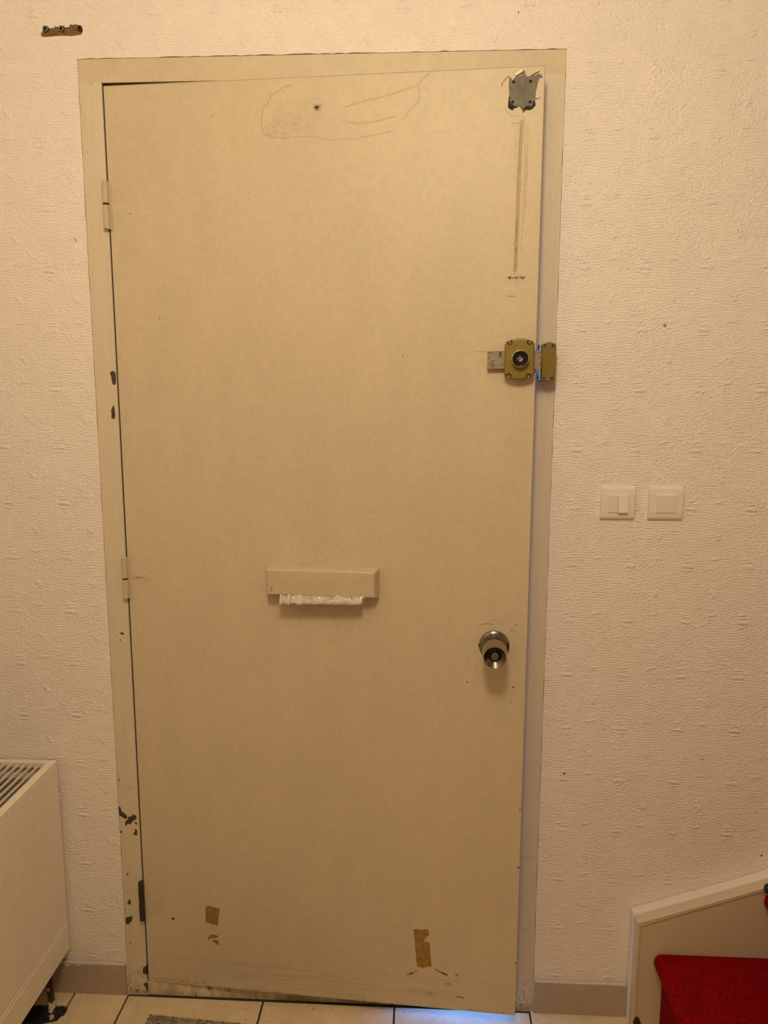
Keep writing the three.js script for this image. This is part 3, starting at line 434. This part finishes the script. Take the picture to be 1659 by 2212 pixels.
  mesh('emblem', merge([new THREE.TorusGeometry(0.0021, 0.0006, 8, 20).translate(0, 0.0022, 0), arc(0.0064, PI * 1.18, PI * 1.82, 0.0006, 0.0036), arc(0.0058, PI * 1.22, PI * 1.78, 0.0006, 0.0008), new THREE.CapsuleGeometry(0.0007, 0.003, 4, 8).rotateZ(PI / 2).translate(0.0044, 0.0001, 0), new THREE.CapsuleGeometry(0.0007, 0.003, 4, 8).rotateZ(PI / 2).translate(-0.0044, 0.0001, 0)]).translate(cx - 0.0004, cy, CD + 0.0112), M.brightRim, lock, 'small raised emblem on the cylinder');
  mesh('drill_mark', new THREE.CircleGeometry(0.0011, 12).translate(cx - 0.0012, cy - 0.0115, CD + 0.01125), M.black, lock);
  // round knob
  const kx = 0.8213, ky = 0.9287, kt = (g) => g.translate(kx, ky, 0);
  const rose = mesh('door_knob', kt(lathe([[0.0322, 0.0002], [0.0322, 0.0042], [0.0312, 0.0056], [0.0296, 0.0058], [0.0292, 0.0070], [0.0270, 0.0086], [0.0200, 0.0100], [0.0142, 0.0108], [0.0128, 0.0120], [0.0126, 0.0260]], 64)), M.knobRose, door, 'satin steel door knob on a round rose');
  mesh('knob_grip', kt(lathe([[0.0124, 0.025], [0.0175, 0.0262], [0.0222, 0.0295], [0.0250, 0.0345], [0.0262, 0.0400], [0.0263, 0.046], [0.0256, 0.056], [0.0241, 0.068], [0.0229, 0.0790], [0.0231, 0.0806], [0.0228, 0.0820]], 64)), M.satin, rose);
  mesh('knob_face', kt(lathe([[0.0228, 0.0820], [0.0220, 0.0818], [0.0205, 0.0803], [0.0140, 0.0752], [0.0092, 0.0722], [0.0090, 0.0700]], 64)), M.knobDish, rose, 'dished end of the knob');
  mesh('turn_button', kt(merge([lathe([[0.0084, 0.0700], [0.0082, 0.0745], [0.0072, 0.0752], [0.0001, 0.0752]], 32), new RoundedBoxGeometry(0.0040, 0.0128, 0.005, 3, 0.0016).translate(0.0014, 0, 0.0768).rotateZ(0.62), new RoundedBoxGeometry(0.0026, 0.0128, 0.004, 3, 0.0012).translate(-0.0022, 0, 0.0766).rotateZ(0.62)])), M.steel, rose, 'ribbed thumb-turn in the knob');
  mesh('rose_notch', box(-0.0012, 0.0012, -0.003, 0.003, 0, 0.0035).translate(kx - 0.0322, ky - 0.001, 0.0006), M.black, rose);
  // old tape
  const tape = (list, label) => mesh('tape_remnant', merge(list.map((p) => planarUV(slabOf(poly(p), 0.0001, 0.00035), 'x', 'y', 20, 20))), M.tape, door, label);
  seedState = 77;
  const bits = []; for (let i = 0; i < 34; i++) { const x = rr(0.151, 0.1815), y = 0.2065 - 0.026 * rnd() * (0.6 + 0.4 * rnd()), r = rr(0.0004, 0.0015), a = rr(0, 3); bits.push([[x, y], [x + r * Math.cos(a), y + r * Math.sin(a)], [x + 2 * r * Math.cos(a + 1.0), y + 2 * r * Math.sin(a + 1)], [x - r * Math.sin(a) * 0.7, y + r * 0.8]].map(([p, q]) => [p, q])); }
  tape([[[0.1528, 0.2483], [0.158, 0.2508], [0.1628, 0.2516], [0.1690, 0.2496], [0.1733, 0.2485], [0.1877, 0.2465], [0.1868, 0.239], [0.1857, 0.2318], [0.1845, 0.2310], [0.1839, 0.2219], [0.1817, 0.2022], [0.1800, 0.2005], [0.175, 0.2035], [0.1700, 0.2010], [0.1660, 0.2055], [0.1627, 0.2040], [0.158, 0.207], [0.1506, 0.2055]],
    [[0.1569, 0.1688], [0.1648, 0.1761], [0.177, 0.1756], [0.1829, 0.1696], [0.1706, 0.1652], [0.1614, 0.1659], [0.1589, 0.1591], [0.1551, 0.1621]], [[0.1642, 0.1596], [0.1690, 0.1622], [0.1827, 0.1614], [0.1822, 0.1482], [0.1747, 0.1516], [0.17, 0.156]], ...bits], 'remnant of brown tape, torn and flaking at its lower end');
  tape([[[0.6523, 0.2354], [0.661, 0.2362], [0.6700, 0.2350], [0.678, 0.2370], [0.6872, 0.2371], [0.6880, 0.2215], [0.682, 0.2180], [0.6800, 0.2110], [0.6755, 0.2085], [0.6785, 0.2052], [0.686, 0.2060], [0.6895, 0.2010], [0.6955, 0.142], [0.688, 0.1412], [0.6830, 0.1392], [0.6746, 0.1363], [0.671, 0.1395], [0.6680, 0.1360], [0.6640, 0.1400], [0.6613, 0.1361]]], 'whole strip of brown tape with a torn notch');
}

// wrapped mail poking out under the letter hood
{
  const g = group('wrapped_mail', [0.051, 0, 0], -TH_OPEN);
  tag(g, 'folded white mail in clear crinkled plastic sticking out below the letter hood', 'mail');
  const tube = (s0, s1, grow, rough, seed, nu = 90, nv = 28) => {
    const pos = [], idx = [], uv = [];
    for (let i = 0; i <= nu; i++) for (let j = 0; j < nv; j++) {
      const u = i / nu, s = s0 + (s1 - s0) * u, a = j / nv * 2 * PI, end = Math.min(1, Math.min(u, 1 - u) * 26), k = 0.55 + 0.45 * Math.sqrt(end);
      // a flat folded bundle hanging out at a slant: long axis (0.65, -0.76) in (z, y)
      const cy = 1.0345 + 0.004 * Math.max(0, (s - 0.35) / 0.19), hh = (0.0245 + grow) * (s > 0.515 ? 1 - (s - 0.515) * 3 : 1), ht = (0.0058 + grow) * k;
      const c = Math.cos(a), d = Math.sin(a), nse = rough * (pn(s * 70, j * 0.9, 4096, nv, seed) + 0.6 * pn(s * 240, j * 1.6, 4096, 45, seed + 1));
      const A = Math.sign(d) * Math.pow(Math.abs(d), 0.8) * hh + nse * 0.4 * d, B = Math.sign(c) * Math.pow(Math.abs(c), 0.85) * ht + nse * c;
      pos.push(s + 0.007, cy - 0.001 - 0.76 * A + 0.65 * B, 0.0255 + 0.65 * A + 0.76 * B); uv.push(u * 4, j / nv);
    }
    for (let i = 0; i < nu; i++) for (let j = 0; j < nv; j++) { const p = i * nv + j, q = i * nv + (j + 1) % nv; idx.push(p, p + nv, q, q, p + nv, q + nv); }
    for (const [i, f] of [[0, -1], [nu, 1]]) for (let j = 1; j < nv - 1; j++) { const b = i * nv; f > 0 ? idx.push(b, b + j + 1, b + j) : idx.push(b, b + j, b + j + 1); }
    const q = new THREE.BufferGeometry(); q.setAttribute('position', new THREE.Float32BufferAttribute(pos, 3)); q.setAttribute('uv', new THREE.Float32BufferAttribute(uv, 2)); q.setIndex(idx); q.computeVertexNormals(); return q;
  };
  mesh('paper', tube(0.3535, 0.532, 0, 0.0016, 171), std({ map: noiseTexture(256, 128, (u, v) => { const n = 0.96 + 0.1 * pn(u * 6, v * 14, 6, 14, 221) + 0.06 * pn(u * 20, v * 30, 20, 30, 222) - 0.3 * Math.max(0, pn(u * 5, v * 11, 5, 11, 223) - 0.2); return [0.80 * n, 0.75 * n, 0.68 * n]; }, true), roughness: 0.7 }), g, 'white folded paper');
  mesh('plastic_sleeve', tube(0.3505, 0.5435, 0.0012, 0.0016, 175, 140, 40), new THREE.MeshPhysicalMaterial({ color: 0xffffff, roughness: 0.12, transmission: 1, thickness: 0, ior: 1.45, side: THREE.DoubleSide }), g, 'clear crinkled plastic');
  const band = std({ color: 0xcdc2b4, roughness: 0.5 });
  mesh('band', tube(0.3690, 0.3770, 0.0022, 0.0005, 181, 10, 28), band, g); mesh('band', tube(0.3900, 0.4035, 0.0022, 0.0005, 183, 12, 28), band, g); mesh('band', tube(0.3518, 0.3580, 0.0020, 0.0012, 185, 8, 28), band, g);
}

// ---------- light switches ----------
function switchPlate(x, y, label) {
  const g = group('light_switch', [x, y, WZ]);
  tag(g, label, 'light switch', 'light switches on the wall beside the door');
  const w = 0.0355, h = 0.0358, d = 0.0088, prof = [];
  for (let i = 0; i <= 44; i++) { const t = -1 + i / 22, q = Math.pow(Math.abs(t), 5); prof.push([Math.max(0.0012, 0.0030 + (d - 0.0030) * Math.sqrt(Math.max(0, 1 - q))) * (Math.abs(t) === 1 ? 0.9 : 1), t * h]); }
  prof.unshift([0, -h]); prof.push([0, h]);
  const pg = profileX(prof, -w, w); const q = toCreasedNormals(boxUV(pg), 0.6);
  mesh('plate', q, M.plastic, g);
  return g;
}
function rocker(g, x0, x1, y0, y1, zt, zb) { // wedge whose top stands at ZT and foot at ZB
  const pr = [[0.006, y0], [zb - 0.0006, y0], [zb, y0 + 0.0012], [zt, y1 - 0.0022], [zt - 0.0022, y1], [0.006, y1]];
  mesh('rocker', profileX(pr, x0, x1), M.plastic, g);
}
{
  const a = switchPlate(1.1297, 1.2340, 'square white double light switch with two narrow rockers, the one nearer the door');
  rocker(a, -0.0198, -0.0003, -0.0206, 0.0194, 0.0128, 0.0104); rocker(a, 0.0003, 0.0205, -0.0206, 0.0194, 0.0102, 0.0158);
  const b = switchPlate(1.2305, 1.2343, 'square white single light switch with one wide rocker, the one farther from the door');
  rocker(b, -0.0202, 0.0202, -0.0205, 0.0198, 0.0132, 0.0106);
}

// ---------- wall plugs left from the bracket ----------
[[-0.0625, 2.1962, 'steel wall plug at the outer end of the bare plaster strip, farthest from the door', 0.0060], [-0.0296, 2.1955, 'middle one of three steel wall plugs in the bare plaster strip', 0.0056], [0.0092, 2.1958, 'steel wall plug at the end of the bare plaster strip nearest the door frame', 0.0053]].forEach(([x, y, label, r], i) => {
  const g = group('wall_plug', [x, y, -0.0018]);
  tag(g, label, 'wall plug', 'steel plugs in the bare plaster strip');
  mesh('collar', lathe([[r, 0], [r, 0.0038], [r * 0.85, 0.0052], [r * 0.55, 0.0050], [r * 0.42, 0.0030], [r * 0.40, 0.0006]], 28), i === 2 ? M.darkSteel : M.steel, g);
  mesh('bore', new THREE.CircleGeometry(r * 0.42, 18).translate(0, 0, 0.0012), M.black, g);
});

// ---------- convector heater ----------
{
  const X = -0.137, Z0 = 0.0125, Z1 = 0.98, Y0 = 0.1235, Y1 = 0.614, XB = ROOM.x0 + 0.002;
  const g = group('convector_heater', [X, 0, Z0]);
  tag(g, 'cream metal convector heater with a slatted top grille, fixed beside the wall', 'heater');
  const fx = (a, b, c, d, e, f, r) => box(a - X, b - X, c, d, e - Z0, f - Z0, r);
  // front panel with two V grooves, as a profile in (x, y) run along z
  const pr = [[-0.0015, Y0], [0, Y0 + 0.001], [0, 0.1905], [-0.0045, 0.1952], [0, 0.1966], [0, 0.2005], [-0.0045, 0.2052], [0, 0.2066], [0, Y1 - 0.001], [-0.001, Y1], [-0.014, Y1], [-0.014, Y0]];
  const panel = new THREE.ExtrudeGeometry(poly(pr), { depth: Z1 - Z0, bevelEnabled: false });
  mesh('front_panel', boxUV(panel), M.radiator, g);
  mesh('end_panel', boxUV(fx(XB, X - 0.014, Y0 + 0.1, Y1 - 0.001, Z0, Z0 + 0.002)), M.radiator, g); mesh('end_panel', boxUV(fx(XB, X - 0.014, Y0, Y1 - 0.001, Z1 - 0.002, Z1)), M.radiator, g);
  const rim = mesh('grille_rim', merge([fx(XB, X - 0.0142, Y1 - 0.012, Y1, Z0 + 0.0022, Z0 + 0.017), fx(XB, X - 0.0142, Y1 - 0.012, Y1, Z1 - 0.02, Z1 - 0.0022), fx(X - 0.018, X - 0.0142, Y1 - 0.03, Y1, Z0 + 0.017, Z1 - 0.02), fx(XB, XB + 0.016, Y1 - 0.012, Y1, Z0 + 0.017, Z1 - 0.02)]), M.radiator, g);
  for (let k = 0; k < 10; k++) { const x = X - 0.0335 - 0.0166 * k; if (x < XB + 0.02) break; mesh('slat', boxUV(fx(x - 0.0013, x + 0.0013, Y1 - 0.0090, Y1 - 0.0025, Z0 + 0.017, Z1 - 0.02, 0.0008)), M.radiator, rim); }
  const fins = [fx(XB + 0.03, X - 0.03, 0.365, 0.385, Z0 + 0.01, Z1 - 0.01), fx(XB + 0.03, X - 0.03, 0.465, 0.485, Z0 + 0.01, Z1 - 0.01)];
  for (let z = Z0 + 0.008; z < Z1 - 0.01; z += 0.006) fins.push(fx(XB + 0.006, X - 0.0165, 0.30, Y1 - 0.045, z, z + 0.0005));
  mesh('back_panel', fx(XB - 0.0015, XB - 0.0002, Y0, Y1 - 0.013, Z0 + 0.003, Z1 - 0.003), M.radiator, g, 'back of the heater casing');
  mesh('heat_exchanger', merge(fins), std({ color: 0xb4aea4, metalness: 0.5, roughness: 0.5 }), g, 'finned metal element deep inside the heater');
}
// pipe rising from the broken floor into the heater
{
  const g = group('heating_pipe', [-0.1535, -0.004, 0.083]);
  tag(g, 'rusty heating pipe with flaking white paint rising out of the broken floor under the heater', 'pipe');
  const curve = new THREE.CatmullRomCurve3([new THREE.Vector3(0.004, 0, 0.006), new THREE.Vector3(0.0015, 0.025, 0.003), new THREE.Vector3(0, 0.05, 0), new THREE.Vector3(-0.001, 0.1225, 0)]);
  mesh('tube', new THREE.TubeGeometry(curve, 30, 0.0075, 16), M.rust, g);
  const lower = new THREE.CatmullRomCurve3([new THREE.Vector3(0.004, 0.004, 0.006), new THREE.Vector3(0.0015, 0.025, 0.003), new THREE.Vector3(0.0006, 0.047, 0)]);
  const pg = new THREE.TubeGeometry(lower, 26, 0.0079, 24), keep = [], P = pg.attributes.position, I = pg.index.array;
  for (let i = 0; i < I.length; i += 3) { const m = [0, 1, 2].map((k) => I[i + k]), x = (P.getX(m[0]) + P.getX(m[1]) + P.getX(m[2])) / 3, y = (P.getY(m[0]) + P.getY(m[1]) + P.getY(m[2])) / 3; if (pn(x * 190 + 40, y * 150, 512, 512, 191) > -0.25 && x > -0.004) keep.push(...m); }
  pg.setIndex(keep); mesh('flaking_paint', pg, M.oldPaint, g, 'flaking white paint');
  mesh('clip', new THREE.TorusGeometry(0.0030, 0.0010, 8, 16).translate(-0.001, 0.082, 0.0088), M.oldPaint, g, 'small white ring');
  seedState = 31;
  const lumps = []; for (let i = 0; i < 9; i++) { const l = new THREE.IcosahedronGeometry(rr(0.006, 0.014), 1), q = l.attributes.position; for (let j = 0; j < q.count; j++) { const f = 1 + 0.3 * pn(q.getX(j) * 300 + i * 9, q.getY(j) * 300, 999, 999, 193); q.setXYZ(j, q.getX(j) * f, q.getY(j) * f * 0.7, q.getZ(j) * f); } l.computeVertexNormals(); lumps.push(l.translate(rr(-0.055, -0.012), rr(0.001, 0.006), rr(-0.02, 0.016))); }
  mesh('mortar_lumps', merge(lumps), M.grout, g, 'dark crumbled mortar round the pipe');
}

// ---------- staircase ----------
const carpet = new THREE.MeshPhysicalMaterial({ specularIntensity: 0.12, map: noiseTexture(512, 512, (u, v) => { // deep red pile with small staggered darker lozenges; tile 0.2 m
  const row = Math.floor(v * 10), du = ((u * 10 + (row % 2) * 0.5) % 1) - 0.5, dv = ((v * 10) % 1) - 0.5, d = Math.abs(du) * 1.25 + Math.abs(dv) * 1.6, k = d < 0.27 + 0.05 * pn(u * 90, v * 90, 90, 90, 204) ? 0.72 : 1;
  const n = 1 + 0.12 * pn(u * 180, v * 180, 180, 180, 201) + 0.09 * pn(u * 60, v * 60, 60, 60, 202) + 0.06 * pn(u * 9, v * 9, 9, 9, 203);
  return [0.56 * n * k, 0.035 * n * k, 0.06 * n * k];
}, true), bumpMap: scaled(noiseTexture(512, 512, (u, v) => 0.5 + 0.5 * pn(u * 220, v * 220, 220, 220, 205)), 5, 5), bumpScale: 0.002, roughness: 0.95 });
carpet.map.repeat.set(6.6, 6.6);
{
  const g = group('staircase', [1.2, 0, 0]);
  tag(g, 'lowest steps of a staircase in worn red carpet, with a cream wall string', 'staircase');
  const R = 1.2; // local x = world x - R
  const XS = 1.2105, top = (x) => x <= 1.5 ? 0.2838 + (x - XS) * 0.363 : 0.2838 + (1.5 - XS) * 0.363 + (x - 1.5) * 0.72;
  const upper = []; for (let i = 0; i <= 12; i++) { const x = XS + (2.5 - XS) * i / 12; upper.push([x - R, top(x)]); }
  upper.splice(3, 0, [1.5 - R, top(1.5)]); upper.sort((a, b) => a[0] - b[0]);
  const outline = (dy, x0) => [[x0 - R, 0.001], ...upper.map(([x, y], i) => [i ? x : x0 - R, y + dy]), [2.5 - R, 0.001]];
  mesh('wall_string', boxUV(slabOf(poly(outline(-0.005, XS)), 0.031, 0.0580, 0)), M.stringTop, g, 'flat painted face of the wall string');
  const strip = (z0, z1, dy, th, name, mat, label, x0) => { // capping that follows the slope and turns down the end
    const pts = [[x0 - R, 0.001], ...upper.map(([x, y], i) => [i ? x : x0 - R, y + dy]), ...upper.slice().reverse().map(([x, y], i, a) => [i === a.length - 1 ? XS + 0.005 - R : x, y - th])]; pts.push([XS + 0.005 - R, 0.001]);
    return mesh(name, boxUV(slabOf(poly(pts), z0, z1, 0.0016, 3)), mat, g, label); };
  strip(0.0325, 0.0605, 0.0005, 0.0095, 'capping', M.stringTop, 'painted top edge of the string', XS - 0.003);
  const ledge = [[XS - 0.004 - R, 0.001], [XS - 0.004 - R, top(XS) - 0.001], ...upper.map(([x, y]) => [x, y - 0.0015 + 0.001 * pn(x * 40, 1, 512, 8, 211)]), [2.5 - R, 0.001]];
  mesh('plaster_ledge', boxUV(slabOf(poly(ledge), WZ + 0.0004, 0.0300, 0.0035, 4)), std({ map: M.wall.map, roughness: 0.6, bumpMap: scaled(fineBump, 14, 14), bumpScale: 0.0012 }), g, 'lumpy wall-coloured ledge above the string');
  // gouge at the foot of the string
  const gouge = poly([[XS - R + 0.004, 0.046], [XS - R + 0.013, 0.042], [XS - R + 0.016, 0.030], [XS - R + 0.023, 0.022], [XS - R + 0.018, 0.014], [XS - R + 0.010, 0.012], [XS - R + 0.006, 0.002], [XS - R + 0.002, 0.018], [XS - R - 0.001, 0.034]]);
  mesh('gouge', slabOf(gouge, 0.0576, 0.0612), std({ map: M.rust.map, roughness: 1, bumpMap: scaled(fineBump, 30, 30), bumpScale: 0.002 }), g, 'splintered brown gouge at the foot of the string');
  const ZN = 0.061, ZF = 1.02;
  for (let k = 0; k < 5; k++) {
    const x0 = 1.2675 + 0.232 * k, yt = 0.212 + 0.16 * k, yb = k ? 0.212 + 0.16 * (k - 1) : 0.001, nx = x0 - 0.021, x1 = k < 4 ? x0 + 0.232 : 2.54;
    const pr = [[x0, yb]]; // carpeted step profile in (x, y): riser, bullnose, tread
    pr.push([x0, yt - 0.046], [x0 - 0.006, yt - 0.041]); for (let i = 0; i <= 8; i++) { const a = PI + PI / 2 * 0.15 - i / 8 * (PI / 2 * 1.15); pr.push([nx + 0.017 + 0.017 * Math.cos(a), yt - 0.020 + 0.020 * Math.sin(a)]); }
    pr.push([x1, yt], [x1, yt - 0.02], [x0 + 0.02, yt - 0.05], [x0 + 0.02, yb]);
    const sg = new THREE.ExtrudeGeometry(poly(pr.map(([x, y]) => [x - R, y])), { depth: ZF - ZN - 0.012, bevelEnabled: true, bevelThickness: 0.006, bevelSize: 0.006, bevelOffset: -0.006, bevelSegments: 3, curveSegments: 6 }).translate(0, 0, ZN + 0.006);
    mesh('carpeted_step', boxUV(sg), carpet, g);
  }
  mesh('rod_end', merge([new THREE.SphereGeometry(0.0115, 20, 14).translate(1.4825 - R, 0.3905, 0.076), new THREE.CylinderGeometry(0.005, 0.005, 0.05, 12).rotateX(PI / 2).translate(1.4835 - R, 0.3890, 0.098)]), std({ color: 0x0b0a0a, roughness: 0.35 }), g, 'black ball end on the second step');
}

// ---------- door mat ----------
{
  const g = group('door_mat', [0.080, 0.0002, 0.0714], -3.6 * PI / 180);
  tag(g, 'coarsely woven grey-brown door mat at the foot of the door', 'mat');
  const W = 0.52, D = 0.36;
  mesh('backing', box(0.002, W, 0, 0.004, 0.002, D), std({ color: 0x4a4234, roughness: 1 }), g);
  const yarn = new THREE.SphereGeometry(1, 10, 7), cols = 56, rows = 68, inst = new THREE.InstancedMesh(yarn, std({ color: 0xffffff, roughness: 1, bumpMap: scaled(fineBump, 2, 2), bumpScale: 0.0006 }), cols * rows);
  inst.name = 'weave'; inst.userData.kind = 'stuff'; inst.castShadow = inst.receiveShadow = true;
  const m = new THREE.Matrix4(), q = new THREE.Quaternion(), e = new THREE.Euler(), c = new THREE.Color(); seedState = 55;
  for (let j = 0, i = 0; j < rows; j++) for (let k = 0; k < cols; k++, i++) {
    const dx = W / cols, dz = D / rows; e.set(rr(-0.15, 0.15), rr(-0.35, 0.35) + (j % 2 ? 0.35 : -0.35), rr(-0.12, 0.12)); q.setFromEuler(e);
    m.compose(new THREE.Vector3((k + 0.5 + (j % 2) * 0.5 - 0.25) * dx, 0.0046 + rr(-0.0006, 0.0008), (j + 0.5) * dz), q, new THREE.Vector3(0.0064, 0.0028, 0.0031)); inst.setMatrixAt(i, m);
    const t = rr(0.75, 1.25) * (rnd() < 0.3 ? 0.65 : 1); c.setRGB(0.42 * t, 0.355 * t, 0.235 * t); inst.setColorAt(i, c);
  }
  g.add(inst);
}

// ---------- ceiling lamp ----------
{
  const [x, y, z] = LAMP.pos, g = group('ceiling_lamp', [x, ROOM.y1, z]);
  tag(g, 'round opal glass ceiling lamp lighting the hall', 'lamp');
  mesh('canopy', new THREE.CylinderGeometry(0.05, 0.06, 0.03, 32).translate(0, -0.0152, 0), M.plastic, g);
  mesh('stem', new THREE.CylinderGeometry(0.008, 0.008, 0.10, 12).translate(0, -0.08, 0), M.plastic, g);
  mesh('glowing_globe', new THREE.SphereGeometry(LAMP.radius, 40, 24).translate(0, y - ROOM.y1, 0), std({ color: 0xfff2dd, emissive: LAMP.colour, emissiveIntensity: 1.6, roughness: 0.4 }), g);
  const l = new THREE.PointLight(LAMP.colour, LAMP.power, 0, 2); l.position.set(x, y, z); l.castShadow = true; l.shadow.radius = LAMP.radius * 0.9 / 0.02; l.shadow.bias = -0.001; scene.add(l);
}

renderer.render(scene, camera);
